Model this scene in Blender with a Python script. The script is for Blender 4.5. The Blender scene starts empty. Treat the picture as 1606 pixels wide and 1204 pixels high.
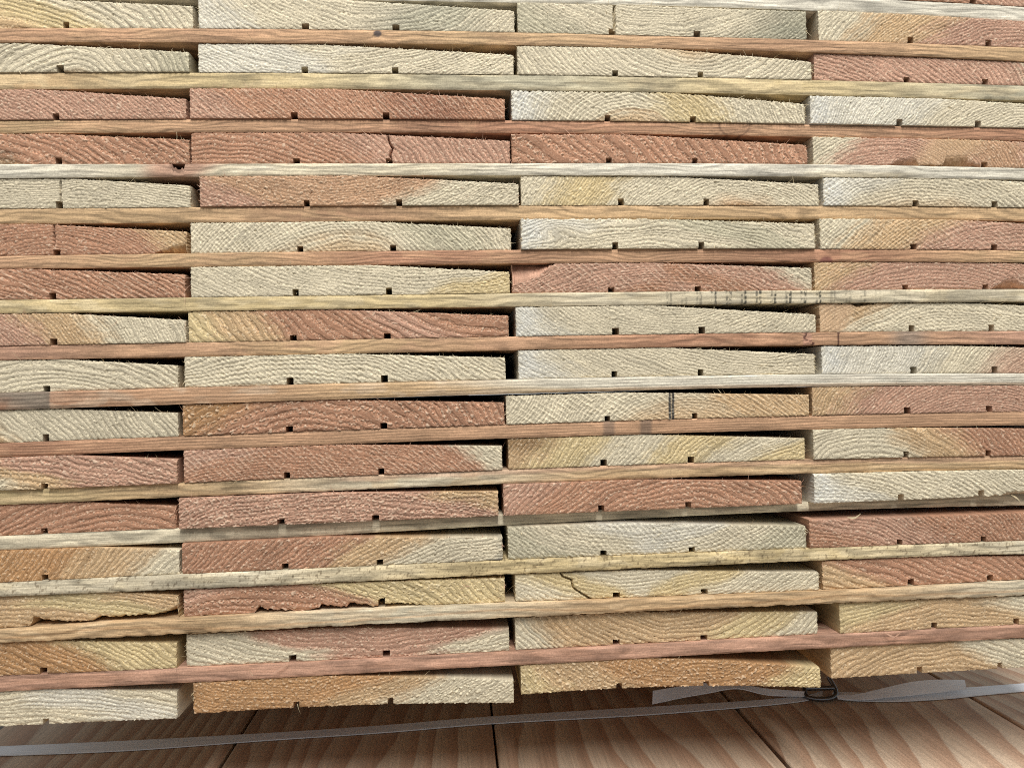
import bpy, math, random
import numpy as np
from mathutils import Matrix, Vector

# ------------------------------------------------------------------ camera
scene = bpy.context.scene
W0, H0 = 1606.0, 1204.0                 # measuring frame
FPX = 1147.0                            # focal length in measuring pixels
VPX, VPY = 717.0, 620.0                 # where the board length direction vanishes
HSLOPE = 0.0220                         # tilt of the camera
DIST = 0.44                             # metres from lens to the stack front
dY = np.array([(VPX - W0/2)/FPX, (H0/2 - VPY)/FPX, -1.0]); dY /= np.linalg.norm(dY)
dX = np.array([1.0, HSLOPE, 0.0]); dX -= dX.dot(dY)*dY; dX /= np.linalg.norm(dX)
dZ = np.cross(dX, dY)
ROT = np.array([dX, dY, dZ])            # camera axes -> world
CAM = np.array([0.0, -DIST, 0.30])
FLOOR_Z = CAM[2] - 0.248

cam_data = bpy.data.cameras.new("camera")
cam = bpy.data.objects.new("camera", cam_data)
scene.collection.objects.link(cam)
cam_data.sensor_fit = 'HORIZONTAL'; cam_data.sensor_width = 36.0
cam_data.lens = 36.0*FPX/W0
cam_data.clip_start = 0.01; cam_data.clip_end = 50.0
M4 = Matrix.Identity(4)
for i in range(3):
    for j in range(3):
        M4[i][j] = float(ROT[i][j])
    M4[i][3] = float(CAM[i])
cam.matrix_world = M4
scene.camera = cam

# ------------------------------------------------------------------ light
world = bpy.data.worlds.new("World"); scene.world = world
world.use_nodes = True
bg = world.node_tree.nodes["Background"]
bg.inputs[0].default_value = (0.93, 0.97, 1.0, 1.0)
bg.inputs[1].default_value = 0.43
lamp_data = bpy.data.lights.new("shed_lamp", 'AREA')
lamp_data.shape = 'RECTANGLE'; lamp_data.size = 0.24; lamp_data.size_y = 1.7   # a tube running away from the stack
lamp_data.energy = 77.0
lamp_data.color = (1.0, 0.99, 0.97)
lamp = bpy.data.objects.new("shed_lamp", lamp_data)
scene.collection.objects.link(lamp)
lamp.location = (0.08, -1.25, 2.25)
lamp.rotation_euler = (Vector((0.06, 0.0, 0.30)) - lamp.location).to_track_quat('-Z', 'Y').to_euler()
scene.view_settings.view_transform = 'Standard'
scene.view_settings.look = 'None'
scene.view_settings.exposure = 0.0
scene.view_settings.gamma = 1.0
scene.view_settings.use_curve_mapping = False
scene.cycles.pixel_filter_type = 'BLACKMAN_HARRIS'
scene.cycles.filter_width = 1.0
scene.cycles.use_denoising = False

# ------------------------------------------------------------------ helpers
def ray(px, py):
    d = np.array([(px - W0/2)/FPX, (H0/2 - py)/FPX, -1.0])
    return ROT @ d
def on_plane(px, py, Y=0.0):            # measured point -> (X, Z) on the depth Y
    d = ray(px, py); t = (Y - CAM[1])/d[1]
    p = CAM + t*d
    return p[0], p[2]
def on_floor(px, py, z=FLOOR_Z):
    d = ray(px, py); t = (z - CAM[2])/d[2]
    return CAM + t*d

def hsh(ix, iy, seed):
    h = (ix.astype(np.int64)*374761393 + iy.astype(np.int64)*668265263 + int(seed)*1274126177) & 0xFFFFFFFF
    h = ((h ^ (h >> 13))*1274126177) & 0xFFFFFFFF
    h = (h ^ (h >> 16)) & 0xFFFFFF
    return h/float(0xFFFFFF)
def vnoise(x, y, seed):                 # value noise, 0..1
    x = np.asarray(x, float); y = np.asarray(y, float)
    x, y = np.broadcast_arrays(x, y)
    ix = np.floor(x); iy = np.floor(y)
    fx = x - ix; fy = y - iy
    fx = fx*fx*(3 - 2*fx); fy = fy*fy*(3 - 2*fy)
    a = hsh(ix, iy, seed); b = hsh(ix+1, iy, seed); c = hsh(ix, iy+1, seed); d = hsh(ix+1, iy+1, seed)
    return (a*(1-fx)+b*fx)*(1-fy) + (c*(1-fx)+d*fx)*fy
def fbm(x, y, seed, n=3):
    s = 0.0; a = 0.5; t = 0.0
    for k in range(n):
        s = s + a*vnoise(x*2**k, y*2**k, seed + 17*k); t += a; a *= 0.5
    return s/t
def sstep(a, b, x):
    t = np.clip((x - a)/(b - a), 0, 1); return t*t*(3 - 2*t)
def lin(rgb):
    c = np.array(rgb, float)/255.0
    return np.where(c <= 0.04045, c/12.92, ((c + 0.055)/1.055)**2.4)

PAL = dict(P=(213, 200, 172), W=(217, 209, 190), Y=(210, 188, 142), O=(184, 141, 98), R=(180, 135, 107), S=(192, 153, 120),
           K=(190, 149, 125), D=(162, 118, 94), G=(192, 183, 156), T=(200, 168, 128), B=(120, 124, 120))
PAL = {k: lin(v) for k, v in PAL.items()}

def new_mesh(name, verts, quads, smooth, attrs, mat):
    verts = np.asarray(verts, np.float32); quads = np.asarray(quads, np.int32)
    me = bpy.data.meshes.new(name)
    me.vertices.add(len(verts)); me.vertices.foreach_set('co', verts.ravel())
    nq = len(quads)
    me.loops.add(nq*4); me.loops.foreach_set('vertex_index', quads.ravel())
    me.polygons.add(nq)
    me.polygons.foreach_set('loop_start', np.arange(0, nq*4, 4, dtype=np.int32))
    me.polygons.foreach_set('use_smooth', np.asarray(smooth, bool))
    for an, (kind, data) in attrs.items():
        at = me.attributes.new(an, kind, 'POINT')
        if kind == 'FLOAT': at.data.foreach_set('value', np.asarray(data, np.float32).ravel())
        else:
            d = np.ones((len(verts), 4), np.float32); d[:, :3] = data
            at.data.foreach_set('color', d.ravel())
    me.update(calc_edges=True); me.validate()
    me.materials.append(mat)
    return me
def link(name, me, parent=None):
    o = bpy.data.objects.new(name, me); scene.collection.objects.link(o)
    if parent is not None: o.parent = parent
    return o
def tag(o, label, cat, group=None):
    o['label'] = label; o['category'] = cat
    if group: o['group'] = group

# ------------------------------------------------------------------ materials
def mat_base(name, rough=0.85, spec=0.25):
    m = bpy.data.materials.new(name); m.use_nodes = True
    nt = m.node_tree; b = nt.nodes["Principled BSDF"]
    b.inputs['Roughness'].default_value = rough
    b.inputs['Specular IOR Level'].default_value = spec
    return m, nt, b
def N(nt, t, **kw):
    n = nt.nodes.new(t)
    for k, v in kw.items(): setattr(n, k, v)
    return n
def mth(nt, op, a, b=None):
    n = N(nt, 'ShaderNodeMath', operation=op)
    for i, v in enumerate((a, b)):
        if v is None: continue
        if isinstance(v, (int, float)): n.inputs[i].default_value = v
        else: nt.links.new(v, n.inputs[i])
    return n.outputs[0]
def mulcol(nt, col, val):
    n = N(nt, 'ShaderNodeVectorMath', operation='SCALE')
    nt.links.new(col, n.inputs[0]); nt.links.new(val, n.inputs['Scale']); return n.outputs[0]
def noise(nt, vec, scale, detail=2.0, rough=0.5):
    n = N(nt, 'ShaderNodeTexNoise'); n.inputs['Scale'].default_value = scale
    n.inputs['Detail'].default_value = detail; n.inputs['Roughness'].default_value = rough
    nt.links.new(vec, n.inputs['Vector']); return n.outputs['Fac']
def mapping(nt, vec, scale):
    n = N(nt, 'ShaderNodeMapping'); n.inputs['Scale'].default_value = scale
    nt.links.new(vec, n.inputs['Vector']); return n.outputs[0]
def maprange(nt, v, a, b, c, d):
    n = N(nt, 'ShaderNodeMapRange'); nt.links.new(v, n.inputs[0])
    for i, x in enumerate((a, b, c, d)): n.inputs[i+1].default_value = x
    return n.outputs[0]
def attr(nt, name):
    return N(nt, 'ShaderNodeAttribute', attribute_name=name)

def make_board_mat():
    m, nt, b = mat_base("sawn_end_grain", 0.88, 0.2)
    col = attr(nt, 'Col').outputs['Color']; rp = attr(nt, 'rp').outputs['Fac']
    fl = attr(nt, 'fleck').outputs['Fac']; sd = attr(nt, 'side').outputs['Fac']
    tc = N(nt, 'ShaderNodeTexCoord').outputs['Object']
    fr = mth(nt, 'FRACT', rp)
    cr = N(nt, 'ShaderNodeValToRGB'); nt.links.new(fr, cr.inputs[0])
    e = cr.color_ramp.elements
    e[0].position = 0.0; e[0].color = (1.08,)*3 + (1,)
    e[1].position = 1.0; e[1].color = (1.08,)*3 + (1,)
    for pos, val in ((0.44, 1.02), (0.51, 0.60), (0.60, 0.80), (0.86, 0.84), (0.94, 0.62)):
        x = e.new(pos); x.color = (val,)*3 + (1,)
    rm = attr(nt, 'rm').outputs['Fac']; tg = attr(nt, 'tg').outputs['Fac']
    pm = maprange(nt, noise(nt, mapping(nt, tc, (1, 1, 1.6)), 75.0, 2.0), 0.30, 0.55, 0.55, 1.0)
    rmix = N(nt, 'ShaderNodeMix', data_type='FLOAT'); nt.links.new(pm, rmix.inputs[0]); rmix.inputs[2].default_value = 0.95
    nt.links.new(cr.outputs[0], rmix.inputs[3]); ringv = rmix.outputs[0]
    rv = N(nt, 'ShaderNodeCombineXYZ'); nt.links.new(mth(nt, 'MULTIPLY', rm, 1.7), rv.inputs[0]); nt.links.new(mth(nt, 'MULTIPLY', tg, 0.75), rv.inputs[1])
    n1 = noise(nt, rv.outputs[0], 1.0, 2.0, 0.6)
    em = mth(nt, 'MAXIMUM', maprange(nt, fr, 0.42, 0.54, 1.0, 0.0), maprange(nt, fr, 0.93, 1.0, 0.0, 1.0))
    rs = N(nt, 'ShaderNodeCombineXYZ'); nt.links.new(mth(nt, 'MULTIPLY', rm, 2.4), rs.inputs[0]); nt.links.new(mth(nt, 'MULTIPLY', tg, 0.10), rs.inputs[1])
    smooth_band = maprange(nt, noise(nt, rs.outputs[0], 1.0, 2.0, 0.6), 0.30, 0.70, 0.78, 1.18)
    rough_band = maprange(nt, n1, 0.30, 0.70, 0.56, 1.34)
    tmix = N(nt, 'ShaderNodeMix', data_type='FLOAT'); nt.links.new(em, tmix.inputs[0])
    nt.links.new(smooth_band, tmix.inputs[2]); nt.links.new(rough_band, tmix.inputs[3]); torn = tmix.outputs[0]
    ringv = mth(nt, 'MULTIPLY', ringv, torn)
    rv2 = N(nt, 'ShaderNodeVectorMath', operation='ADD'); nt.links.new(rv.outputs[0], rv2.inputs[0]); rv2.inputs[1].default_value = (31.7, 12.3, 5.0)
    n2 = noise(nt, rv2.outputs[0], 1.25, 1.0, 0.5)
    tips = maprange(nt, n2, 0.57, 0.68, 0.0, 0.85)
    tips = mth(nt, 'MULTIPLY', tips, maprange(nt, em, 0.0, 1.0, 0.06, 1.0))
    tips = mth(nt, 'MULTIPLY', tips, mth(nt, 'SUBTRACT', 1.0, sd))
    fl = mth(nt, 'MAXIMUM', fl, tips)
    # the long faces of the board: streaks along the length
    streak = maprange(nt, noise(nt, mapping(nt, tc, (170, 3, 170)), 1.0, 3), 0.3, 0.7, 0.72, 1.1)
    mix = N(nt, 'ShaderNodeMix', data_type='FLOAT'); nt.links.new(sd, mix.inputs[0])
    nt.links.new(ringv, mix.inputs[2]); nt.links.new(streak, mix.inputs[3])
    v = mix.outputs[0]
    fine = maprange(nt, noise(nt, tc, 1500.0, 2.5, 0.6), 0.3, 0.7, 0.78, 1.18)
    mid = maprange(nt, noise(nt, tc, 60.0, 3.0, 0.6), 0.3, 0.7, 0.90, 1.08)
    v = mth(nt, 'MULTIPLY', v, fine); v = mth(nt, 'MULTIPLY', v, mid)
    c = mulcol(nt, col, v)
    # pale torn fibre tips
    mc = N(nt, 'ShaderNodeMix', data_type='RGBA'); nt.links.new(fl, mc.inputs[0])
    nt.links.new(c, mc.inputs[6])
    lt = N(nt, 'ShaderNodeVectorMath', operation='MULTIPLY_ADD')
    nt.links.new(col, lt.inputs[0]); lt.inputs[1].default_value = (0.70, 0.68, 0.62); lt.inputs[2].default_value = (0.36, 0.33, 0.26)
    nt.links.new(lt.outputs[0], mc.inputs[7])
    nt.links.new(mc.outputs[2], b.inputs['Base Color'])
    bp = N(nt, 'ShaderNodeBump'); bp.inputs['Strength'].default_value = 0.5; bp.inputs['Distance'].default_value = 0.0004
    nt.links.new(noise(nt, tc, 1700.0, 3.0, 0.65), bp.inputs['Height'])
    nt.links.new(bp.outputs[0], b.inputs['Normal'])
    return m
def make_strip_mat():
    m, nt, b = mat_base("sawn_strip", 0.8, 0.25)
    col = attr(nt, 'Col').outputs['Color']; gr = attr(nt, 'gr').outputs['Fac']
    tc = N(nt, 'ShaderNodeTexCoord').outputs['Object']
    oi = N(nt, 'ShaderNodeObjectInfo').outputs['Random']
    va = N(nt, 'ShaderNodeVectorMath', operation='ADD'); nt.links.new(tc, va.inputs[0])
    cb = N(nt, 'ShaderNodeCombineXYZ'); nt.links.new(mth(nt, 'MULTIPLY', oi, 9.0), cb.inputs[0]); nt.links.new(mth(nt, 'MULTIPLY', oi, 5.0), cb.inputs[2])
    nt.links.new(cb.outputs[0], va.inputs[1]); tc2 = va.outputs[0]
    # grain running along the strip, waving a little
    sn = mth(nt, 'SINE', mth(nt, 'MULTIPLY', gr, 6.2832))
    ring = maprange(nt, sn, -0.3, 1.0, 1.08, 0.70)
    st = maprange(nt, noise(nt, mapping(nt, tc2, (34, 300, 1000)), 1.0, 4.0, 0.65), 0.3, 0.7, 0.66, 1.24)
    sp = maprange(nt, noise(nt, tc2, 1300.0, 2.0), 0.3, 0.7, 0.82, 1.16)
    big = maprange(nt, noise(nt, mapping(nt, tc2, (22, 60, 130)), 1.0, 3.0), 0.3, 0.7, 0.80, 1.14)
    v = mth(nt, 'MULTIPLY', mth(nt, 'MULTIPLY', ring, st), mth(nt, 'MULTIPLY', sp, big))
    lines = maprange(nt, noise(nt, mapping(nt, tc2, (55, 400, 1500)), 1.0, 2.0, 0.5), 0.62, 0.70, 1.0, 0.58)
    v = mth(nt, 'MULTIPLY', v, lines)
    nt.links.new(mulcol(nt, col, v), b.inputs['Base Color'])
    bp = N(nt, 'ShaderNodeBump'); bp.inputs['Strength'].default_value = 0.45; bp.inputs['Distance'].default_value = 0.0004
    nt.links.new(noise(nt, mapping(nt, tc2, (160, 900, 1300)), 1.0, 3.0, 0.6), bp.inputs['Height'])
    nt.links.new(bp.outputs[0], b.inputs['Normal'])
    return m
def make_face_mat():
    m, nt, b = mat_base("planed_face_grain", 0.6, 0.3)
    tc = N(nt, 'ShaderNodeTexCoord').outputs['Object']
    oi = N(nt, 'ShaderNodeObjectInfo').outputs['Random']
    sx = N(nt, 'ShaderNodeSeparateXYZ'); nt.links.new(tc, sx.inputs[0])
    cb = N(nt, 'ShaderNodeCombineXYZ')
    nt.links.new(mth(nt, 'ADD', sx.outputs[0], mth(nt, 'MULTIPLY', oi, 7.0)), cb.inputs[0])
    nt.links.new(sx.outputs[1], cb.inputs[1]); nt.links.new(mth(nt, 'MULTIPLY', oi, 11.0), cb.inputs[2])
    p = cb.outputs[0]
    warp = noise(nt, mapping(nt, p, (6, 1.5, 6)), 1.0, 1.5, 0.45)
    wob = noise(nt, mapping(nt, p, (30, 9, 30)), 1.0, 2.0, 0.5)
    ph = mth(nt, 'ADD', mth(nt, 'MULTIPLY', warp, 13.0), mth(nt, 'MULTIPLY', wob, 0.7))
    ph = mth(nt, 'ADD', ph, mth(nt, 'MULTIPLY', sx.outputs[0], 52.0))
    fr = mth(nt, 'FRACT', ph)
    cr = N(nt, 'ShaderNodeValToRGB'); nt.links.new(fr, cr.inputs[0])
    e = cr.color_ramp.elements
    e[0].position = 0.0; e[0].color = (*lin((205, 183, 158)), 1)
    e[1].position = 1.0; e[1].color = (*lin((205, 184, 160)), 1)
    x = e.new(0.40); x.color = (*lin((198, 172, 146)), 1)
    x = e.new(0.62); x.color = (*lin((188, 156, 130)), 1)
    x = e.new(0.93); x.color = (*lin((176, 142, 116)), 1)
    st = maprange(nt, noise(nt, mapping(nt, p, (700, 12, 300)), 1.0, 3.0), 0.3, 0.7, 0.82, 1.12)
    sp = maprange(nt, noise(nt, p, 1300.0, 2.0), 0.30, 0.72, 0.80, 1.28)
    nt.links.new(mulcol(nt, cr.outputs[0], mth(nt, 'MULTIPLY', st, sp)), b.inputs['Base Color'])
    bp = N(nt, 'ShaderNodeBump'); bp.inputs['Strength'].default_value = 0.35; bp.inputs['Distance'].default_value = 0.0004
    nt.links.new(noise(nt, mapping(nt, p, (900, 200, 900)), 1.0, 3.0), bp.inputs['Height'])
    nt.links.new(bp.outputs[0], b.inputs['Normal'])
    return m
def make_plain(name, rgb, rough, spec=0.3, metal=0.0, nscale=800.0, lo=0.85, hi=1.1, stretch=(1, 1, 1)):
    m, nt, b = mat_base(name, rough, spec)
    b.inputs['Metallic'].default_value = metal
    tc = N(nt, 'ShaderNodeTexCoord').outputs['Object']
    c = N(nt, 'ShaderNodeRGB'); c.outputs[0].default_value = (*lin(rgb), 1)
    nt.links.new(mulcol(nt, c.outputs[0], maprange(nt, noise(nt, mapping(nt, tc, stretch), nscale, 3), 0.3, 0.7, lo, hi)), b.inputs['Base Color'])
    return m
M_BOARD = make_board_mat(); M_STRIP = make_strip_mat(); M_FACE = make_face_mat()
M_FIBRE = make_plain("torn_fibre", (222, 204, 166), 0.8)
M_FIBRE_RED = make_plain("torn_fibre_red", (214, 172, 146), 0.8)
M_STRAP = make_plain("woven_strap", (238, 240, 244), 0.45, 0.4, 0.0, 1.0, 0.86, 1.10, (40, 1500, 1500))
M_WIRE = make_plain("buckle_wire", (120, 122, 126), 0.30, 0.5, 0.9)
M_GROUND = make_plain("concrete", (128, 124, 118), 0.9, 0.2, 0.0, 90.0)

# ------------------------------------------------------------------ setting
gv = [(-3, -1.5, FLOOR_Z-0.0195), (3, -1.5, FLOOR_Z-0.0195), (3, 3.5, FLOOR_Z-0.0195), (-3, 3.5, FLOOR_Z-0.0195)]
g = link('ground', new_mesh('ground', gv, [(0, 1, 2, 3)], [False], {}, M_GROUND)); g['kind'] = 'structure'  # unseen sheet added under the floor boards, keeps light from leaking up their seams

# ------------------------------------------------------------------ spacer strips
SX = [0, 290, 800, 1275, 1606]
# number: (top heights, bottom heights at SX, depth offset, base colours along the strip, grain count, words)
STRIPS = {
 0: ([-31, -26, -18.5, -6, 11], [-8, -3, 4.5, 16.5, 34], 0.000, 'WWWW', 2.0),
 1: ([45, 44, 51, 62.5, 74.5], [67, 66, 71, 82, 96], -0.001, 'SSTST', 3.0),
 2: ([114, 114, 116.5, 126, 134], [140, 139, 141, 150, 157], 0.000, 'TYGYG', 1.5),
 3: ([189, 187, 189, 195, 202], [210, 207.5, 209, 214, 221.5], 0.001, 'TSRSR', 3.0),
 4: ([257, 257, 255, 258, 263], [280, 277, 275, 277.5, 282], 0.000, 'WPPWWW', 2.0),
 5: ([327.5, 325, 322.5, 322.5, 326], [351.5, 349, 345, 343, 347], 0.001, 'TTSTTTT', 2.6),
 6: ([401.5, 396.5, 392.5, 390, 393], [422, 418, 414, 410, 412], 0.000, 'STRSRT', 3.4),
 7: ([471, 465, 461, 454, 453.5], [492, 487, 481.5, 475, 473], -0.001, 'YYYPPP', 1.2),
 8: ([542.5, 537, 527.5, 521, 519], [565, 559, 549.5, 541, 540], 0.000, 'KSTSRSK', 2.2),
 9: ([616, 607.5, 594.5, 586.5, 585], [643, 633.5, 618, 606, 604], -0.001, 'RSTPWW', 4.5),
 10: ([694.5, 684.5, 664.5, 652, 645], [717, 706, 687, 673.5, 666.5], 0.000, 'RSSSS', 5.0),
 11: ([768.5, 757.5, 735.5, 720.5, 714], [792, 779.5, 758.5, 742.5, 735.5], 0.001, 'YTPTTT', 2.0),
 12: ([841, 830, 807, 790, 776], [862, 851, 823, 801.5, 793], 0.008, 'PPPPP', 0.8),
 13: ([914.7, 899, 879.5, 859, 848], [935, 924.7, 900, 880, 868.6], -0.001, 'PPYYP', 1.2),
 14: ([987.8, 969, 946.6, 927.5, 911], [1008, 994.6, 968, 948, 934], -0.003, 'TTPTTP', 1.6),
 15: ([1060, 1045, 1023.4, 994.6, 979.5], [1084.5, 1071, 1042.6, 1018, 1000], -0.001, 'KKKKK', 0.8),
}
STRIP_LABEL = {
 0: 'whitish spacer strip cut off by the top edge of the picture',
 1: 'orange-brown spacer strip with a small dark round knot near the top',
 2: 'thick grey weathered spacer strip under the second layer from the top',
 3: 'red-brown spacer strip with a ringed knot right of centre',
 4: 'cream white spacer strip with a reddish patch and broken notch at left',
 5: 'brown spacer strip with slanting wavy grain under the cream white strip',
 6: 'orange-brown spacer strip with a purple half knot at right',
 7: 'yellowish spacer strip with a row of black ink marks',
 8: 'pinkish brown spacer strip with a cracked knot at right of the ink marks',
 9: 'striped red spacer strip turning white at right with grey left end',
 10: 'red-brown fine grained spacer strip with two grey stains',
 11: 'tan rough spacer strip with a greyish stain left of centre',
 12: 'pale smooth spacer strip set back in the shade of overhanging boards',
 13: 'pale yellow spacer strip, fourth strip up from the bottom',
 14: 'tan spacer strip with torn wavy surface, second strip up from the bottom',
 15: 'pink spacer strip directly on the bottom layer of boards',
}
STRIP_LABEL[13] = 'pale yellow speckled spacer strip below the shaded pale strip'
STRIP_LABEL[14] = 'tan spacer strip with torn wavy surface just above the pink strip'
fitT, fitB, SYOFF = {}, {}, {}
def s12y(px): return 0.003 + 0.0045*np.clip((px - 250)/700.0, -0.4, 1.1)
for k, (tp, bt, yo, cs, gn) in STRIPS.items():
    SYOFF[k] = yo
    T = np.array([on_plane(x, y, 0.0 if k == 12 else yo) for x, y in zip(SX, tp)])
    B = np.array([on_plane(x, y, s12y(x) if k == 12 else yo) for x, y in zip(SX, bt)])
    fitT[k] = np.polyfit(T[:, 0], T[:, 1], 3); fitB[k] = np.polyfit(B[:, 0], B[:, 1], 3)
def strip_top(k, X): return np.polyval(fitT[k], np.clip(X, -0.36, 0.40))
def strip_bot(k, X): return np.polyval(fitB[k], np.clip(X, -0.36, 0.40))
XL_END, XR_END = -0.378, 0.425
def blend(cs, t, sharp=1.0):
    cols = np.array([PAL[c] for c in cs])
    f = np.clip(t, 0, 1)*(len(cs) - 1); i = np.clip(np.floor(f).astype(int), 0, max(len(cs) - 2, 0)); w = (f - i)[:, None]
    w = np.clip((w - 0.5)*sharp + 0.5, 0, 1); w = w*w*(3 - 2*w)
    j = np.minimum(i + 1, len(cs) - 1)
    return cols[i]*(1 - w) + cols[j]*w
def px_of(X, Y, Z):
    p = np.stack([X - CAM[0], np.broadcast_to(Y, X.shape) - CAM[1], Z - CAM[2]], -1) @ ROT
    return W0/2 + FPX*p[..., 0]/-p[..., 2], H0/2 - FPX*p[..., 1]/-p[..., 2]

def build_strip(k):
    tp, bt, yo, cs, gn = STRIPS[k]
    rng = np.random.RandomState(900 + k)
    n, m = 1400, 11
    X = np.linspace(XL_END, XR_END, n)
    zt = strip_top(k, X) - 0.00005; zb = strip_bot(k, X) + 0.00005
    rough = {13: 0.5, 14: 0.9, 11: 0.4, 15: 0.35, 4: 0.3}.get(k, 0.22)
    zb = zb + 0.0007*rough*np.maximum(0, fbm(X*260, 0*X, k, 3) - 0.35)*2
    zt = zt - 0.0004*rough*np.maximum(0, fbm(X*200, 0*X + 5, k + 50, 3) - 0.4)*2
    if k == 4:
        px0 = px_of(X, yo, zt)[0]; zt = zt - 0.0034*sstep(13, 3, np.abs(px0 - 280 + 3*np.sin(px0)))
    V = np.linspace(0, 1, m)
    XX, VV = np.meshgrid(X, V)                        # rows = m
    ZZ = zb[None]*(1 - VV) + zt[None]*VV
    pxx, pyy = px_of(XX, yo, ZZ)
    u = XX*1000; z = (ZZ - zb.mean())*1000
    wave = fbm(u/38.0, z/9.0, 40 + k, 2)*2.4 + fbm(u/9.0, z/3.0, 70 + k, 2)*0.4
    hgt = 0.28*(fbm(u/2.6, z/0.7, 11 + k, 3) - 0.5) + 0.25*rough*(fbm(u/5, z/1.5, 23 + k, 3) - 0.5)*2
    gr = VV*gn + wave*((0.8 + 0.35*gn/3) if k not in (9, 10) else 0.45)
    col = blend(cs, (pxx.ravel() + 40)/1690.0)
    px = pxx.ravel(); vv = VV.ravel(); grf = gr.ravel().copy(); hf = hgt.ravel()
    def mixc(mask, c):
        nonlocal col
        mask = np.clip(mask, 0, 1)[:, None]; col = col*(1 - mask) + np.asarray(c)[None]*mask
    def knot(x, v, rx, rv, c, s=0.9):
        d = np.sqrt(((px - x)/rx)**2 + ((vv - v)/rv)**2)
        mixc(s*sstep(1.15, 0.7, d), c)
        grf[:] = np.where(d < 3.0, grf + 0.8*np.exp(-d*d/1.6)*np.sign(vv - v), grf)
    mixc(0.42*sstep(0.56, 0.66, fbm(px/46, vv*1.6, 400 + k, 3)), np.array(col.mean(0))*1.22)
    mixc(0.30*sstep(0.58, 0.70, fbm(px/70, vv*1.2 + 7, 440 + k, 3)), np.array(col.mean(0))*0.72)
    if k == 1: knot(592, 0.72, 7, 0.28, lin((62, 58, 62)))
    if k == 3:
        knot(1160, 0.5, 20, 0.7, lin((178, 138, 108)), 0.6)
        d = np.abs(np.sqrt(((px - 1152)/24)**2 + ((vv - 0.9)/1.0)**2) - 1); mixc(0.6*sstep(0.10, 0.03, d)*(0.3 + fbm(px/3, vv*4, 9, 2)), lin((84, 60, 50)))
    if k == 4:
        mixc(sstep(205, 250, px)*sstep(335, 285, px - 30*vv)*0.9, PAL['K'])
        mixc(sstep(1230, 1300, px)*sstep(1480, 1380, px)*sstep(0.6, 0.2, vv)*0.4, PAL['Y'])
        mixc(0.75*sstep(16, 5, np.abs(px - 281 + 5*vv))*sstep(0.45, 0.85, vv), lin((92, 66, 52)))
    if k == 6: knot(1296, 0.0, 11, 0.45, lin((122, 76, 70)), 0.8)
    if k == 7:
        for i, x in enumerate(np.linspace(1050, 1470, 19)):
            hh = fbm(pxx.ravel()/3.0, vv*6, 200 + i, 2)
            a = np.maximum(sstep(2.6, 1.2, np.abs(px - x - 2.5)), 0.8*sstep(2.4, 1.0, np.abs(px - x + 3.0)))*sstep(0.34, 0.58, hh)
            mixc(a*(0.9 if 2 < i < 11 else 0.5 if i < 14 else 0.22), lin((52, 54, 50)))
    if k == 8:
        knot(1266, 0.5, 8, 0.8, lin((196, 150, 128)), 0.7)
        d = np.abs(px - 1266 - 16*(vv - 0.5)*-1 - 4*np.sin(9*vv)); mixc(0.85*(d < 2.0), lin((84, 50, 44)))
        mixc(0.85*(np.abs(px - 1315) < 1.6), lin((80, 48, 40)))
        mixc(0.5*sstep(1380, 1420, px)*sstep(1470, 1430, px), PAL['B'])
    if k == 9:
        mixc(0.75*sstep(80, 76, px)*sstep(-20, 70, px + 60*vv), lin((112, 108, 98)))
        mixc(0.8*sstep(600, 900, px)*sstep(0.35, 0.7, vv + (px - 760)/600), PAL['W'])
        mixc(0.5*sstep(800, 860, px)*sstep(0.34, 0.12, vv), PAL['O'])
    if k == 10:
        for x in (955, 1013): mixc(0.6*sstep(12, 6, np.abs(px - x)), lin((112, 98, 88)))
    if k == 11:
        mixc(0.6*sstep(30, 8, np.abs(px - 365))*(0.4 + 0.6*vv), lin((120, 108, 82)))
        mixc(0.5*sstep(0.55, 0.75, vv + 0.3*(fbm(u.ravel()/16, 0*vv, 5, 2) - 0.5))*sstep(500, 560, px), PAL['K'])
    if k == 2:
        for x in (380, 700, 1010, 1045, 1560): mixc(0.3*sstep(40, 6, np.abs(px - x))*fbm(px/12, vv*3, x, 2)*1.6, lin((96, 92, 82)))
    if k == 14:
        band = sstep(0.12, 0.02, np.abs(vv - 0.35 - 0.35*np.sin(px/95.0) * fbm(px/160, 0*px, 3, 1)))
        mixc(0.55*band, PAL['O'])
    if k == 13: mixc(0.55*(fbm(px/4.0, vv*5, 31, 2) > 0.72), lin((96, 74, 48)))
    if k == 15: mixc(0.30*sstep(0.5, 0.7, fbm(px/60, vv*2, 77, 2)), PAL['R'])
    if k == 5: grf += (px - vv*120)/70.0*0.5*sstep(0, 200, px)
    # front grid, slightly eased top and bottom edges
    ease = 0.0005*(np.exp(-VV/0.06) + np.exp(-(1 - VV)/0.06))
    yo_x = (s12y(pxx) if k == 12 else yo)
    YY = yo_x - hgt*0.001 + ease + 0.0012*(fbm(u/120, 0*u, 300 + k, 2) - 0.5)
    verts = np.stack([XX, YY, ZZ], -1).reshape(-1, 3)
    idx = np.arange(n*m).reshape(m, n)
    q = [np.stack([idx[:-1, :-1], idx[:-1, 1:], idx[1:, 1:], idx[1:, :-1]], -1).reshape(-1, 4)]
    sm = [np.ones(len(q[0]), bool)]
    # top, back and underside
    depth = 0.036
    base = len(verts); ft, fb = verts[idx[-1]], verts[idx[0]]
    bk_t = ft.copy(); bk_t[:, 1] = ft[:, 1] + depth; bk_b = fb.copy(); bk_b[:, 1] = fb[:, 1] + depth
    ring = np.concatenate([ft, bk_t, bk_b, fb]); I = base + np.arange(4*n).reshape(4, n)
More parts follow.
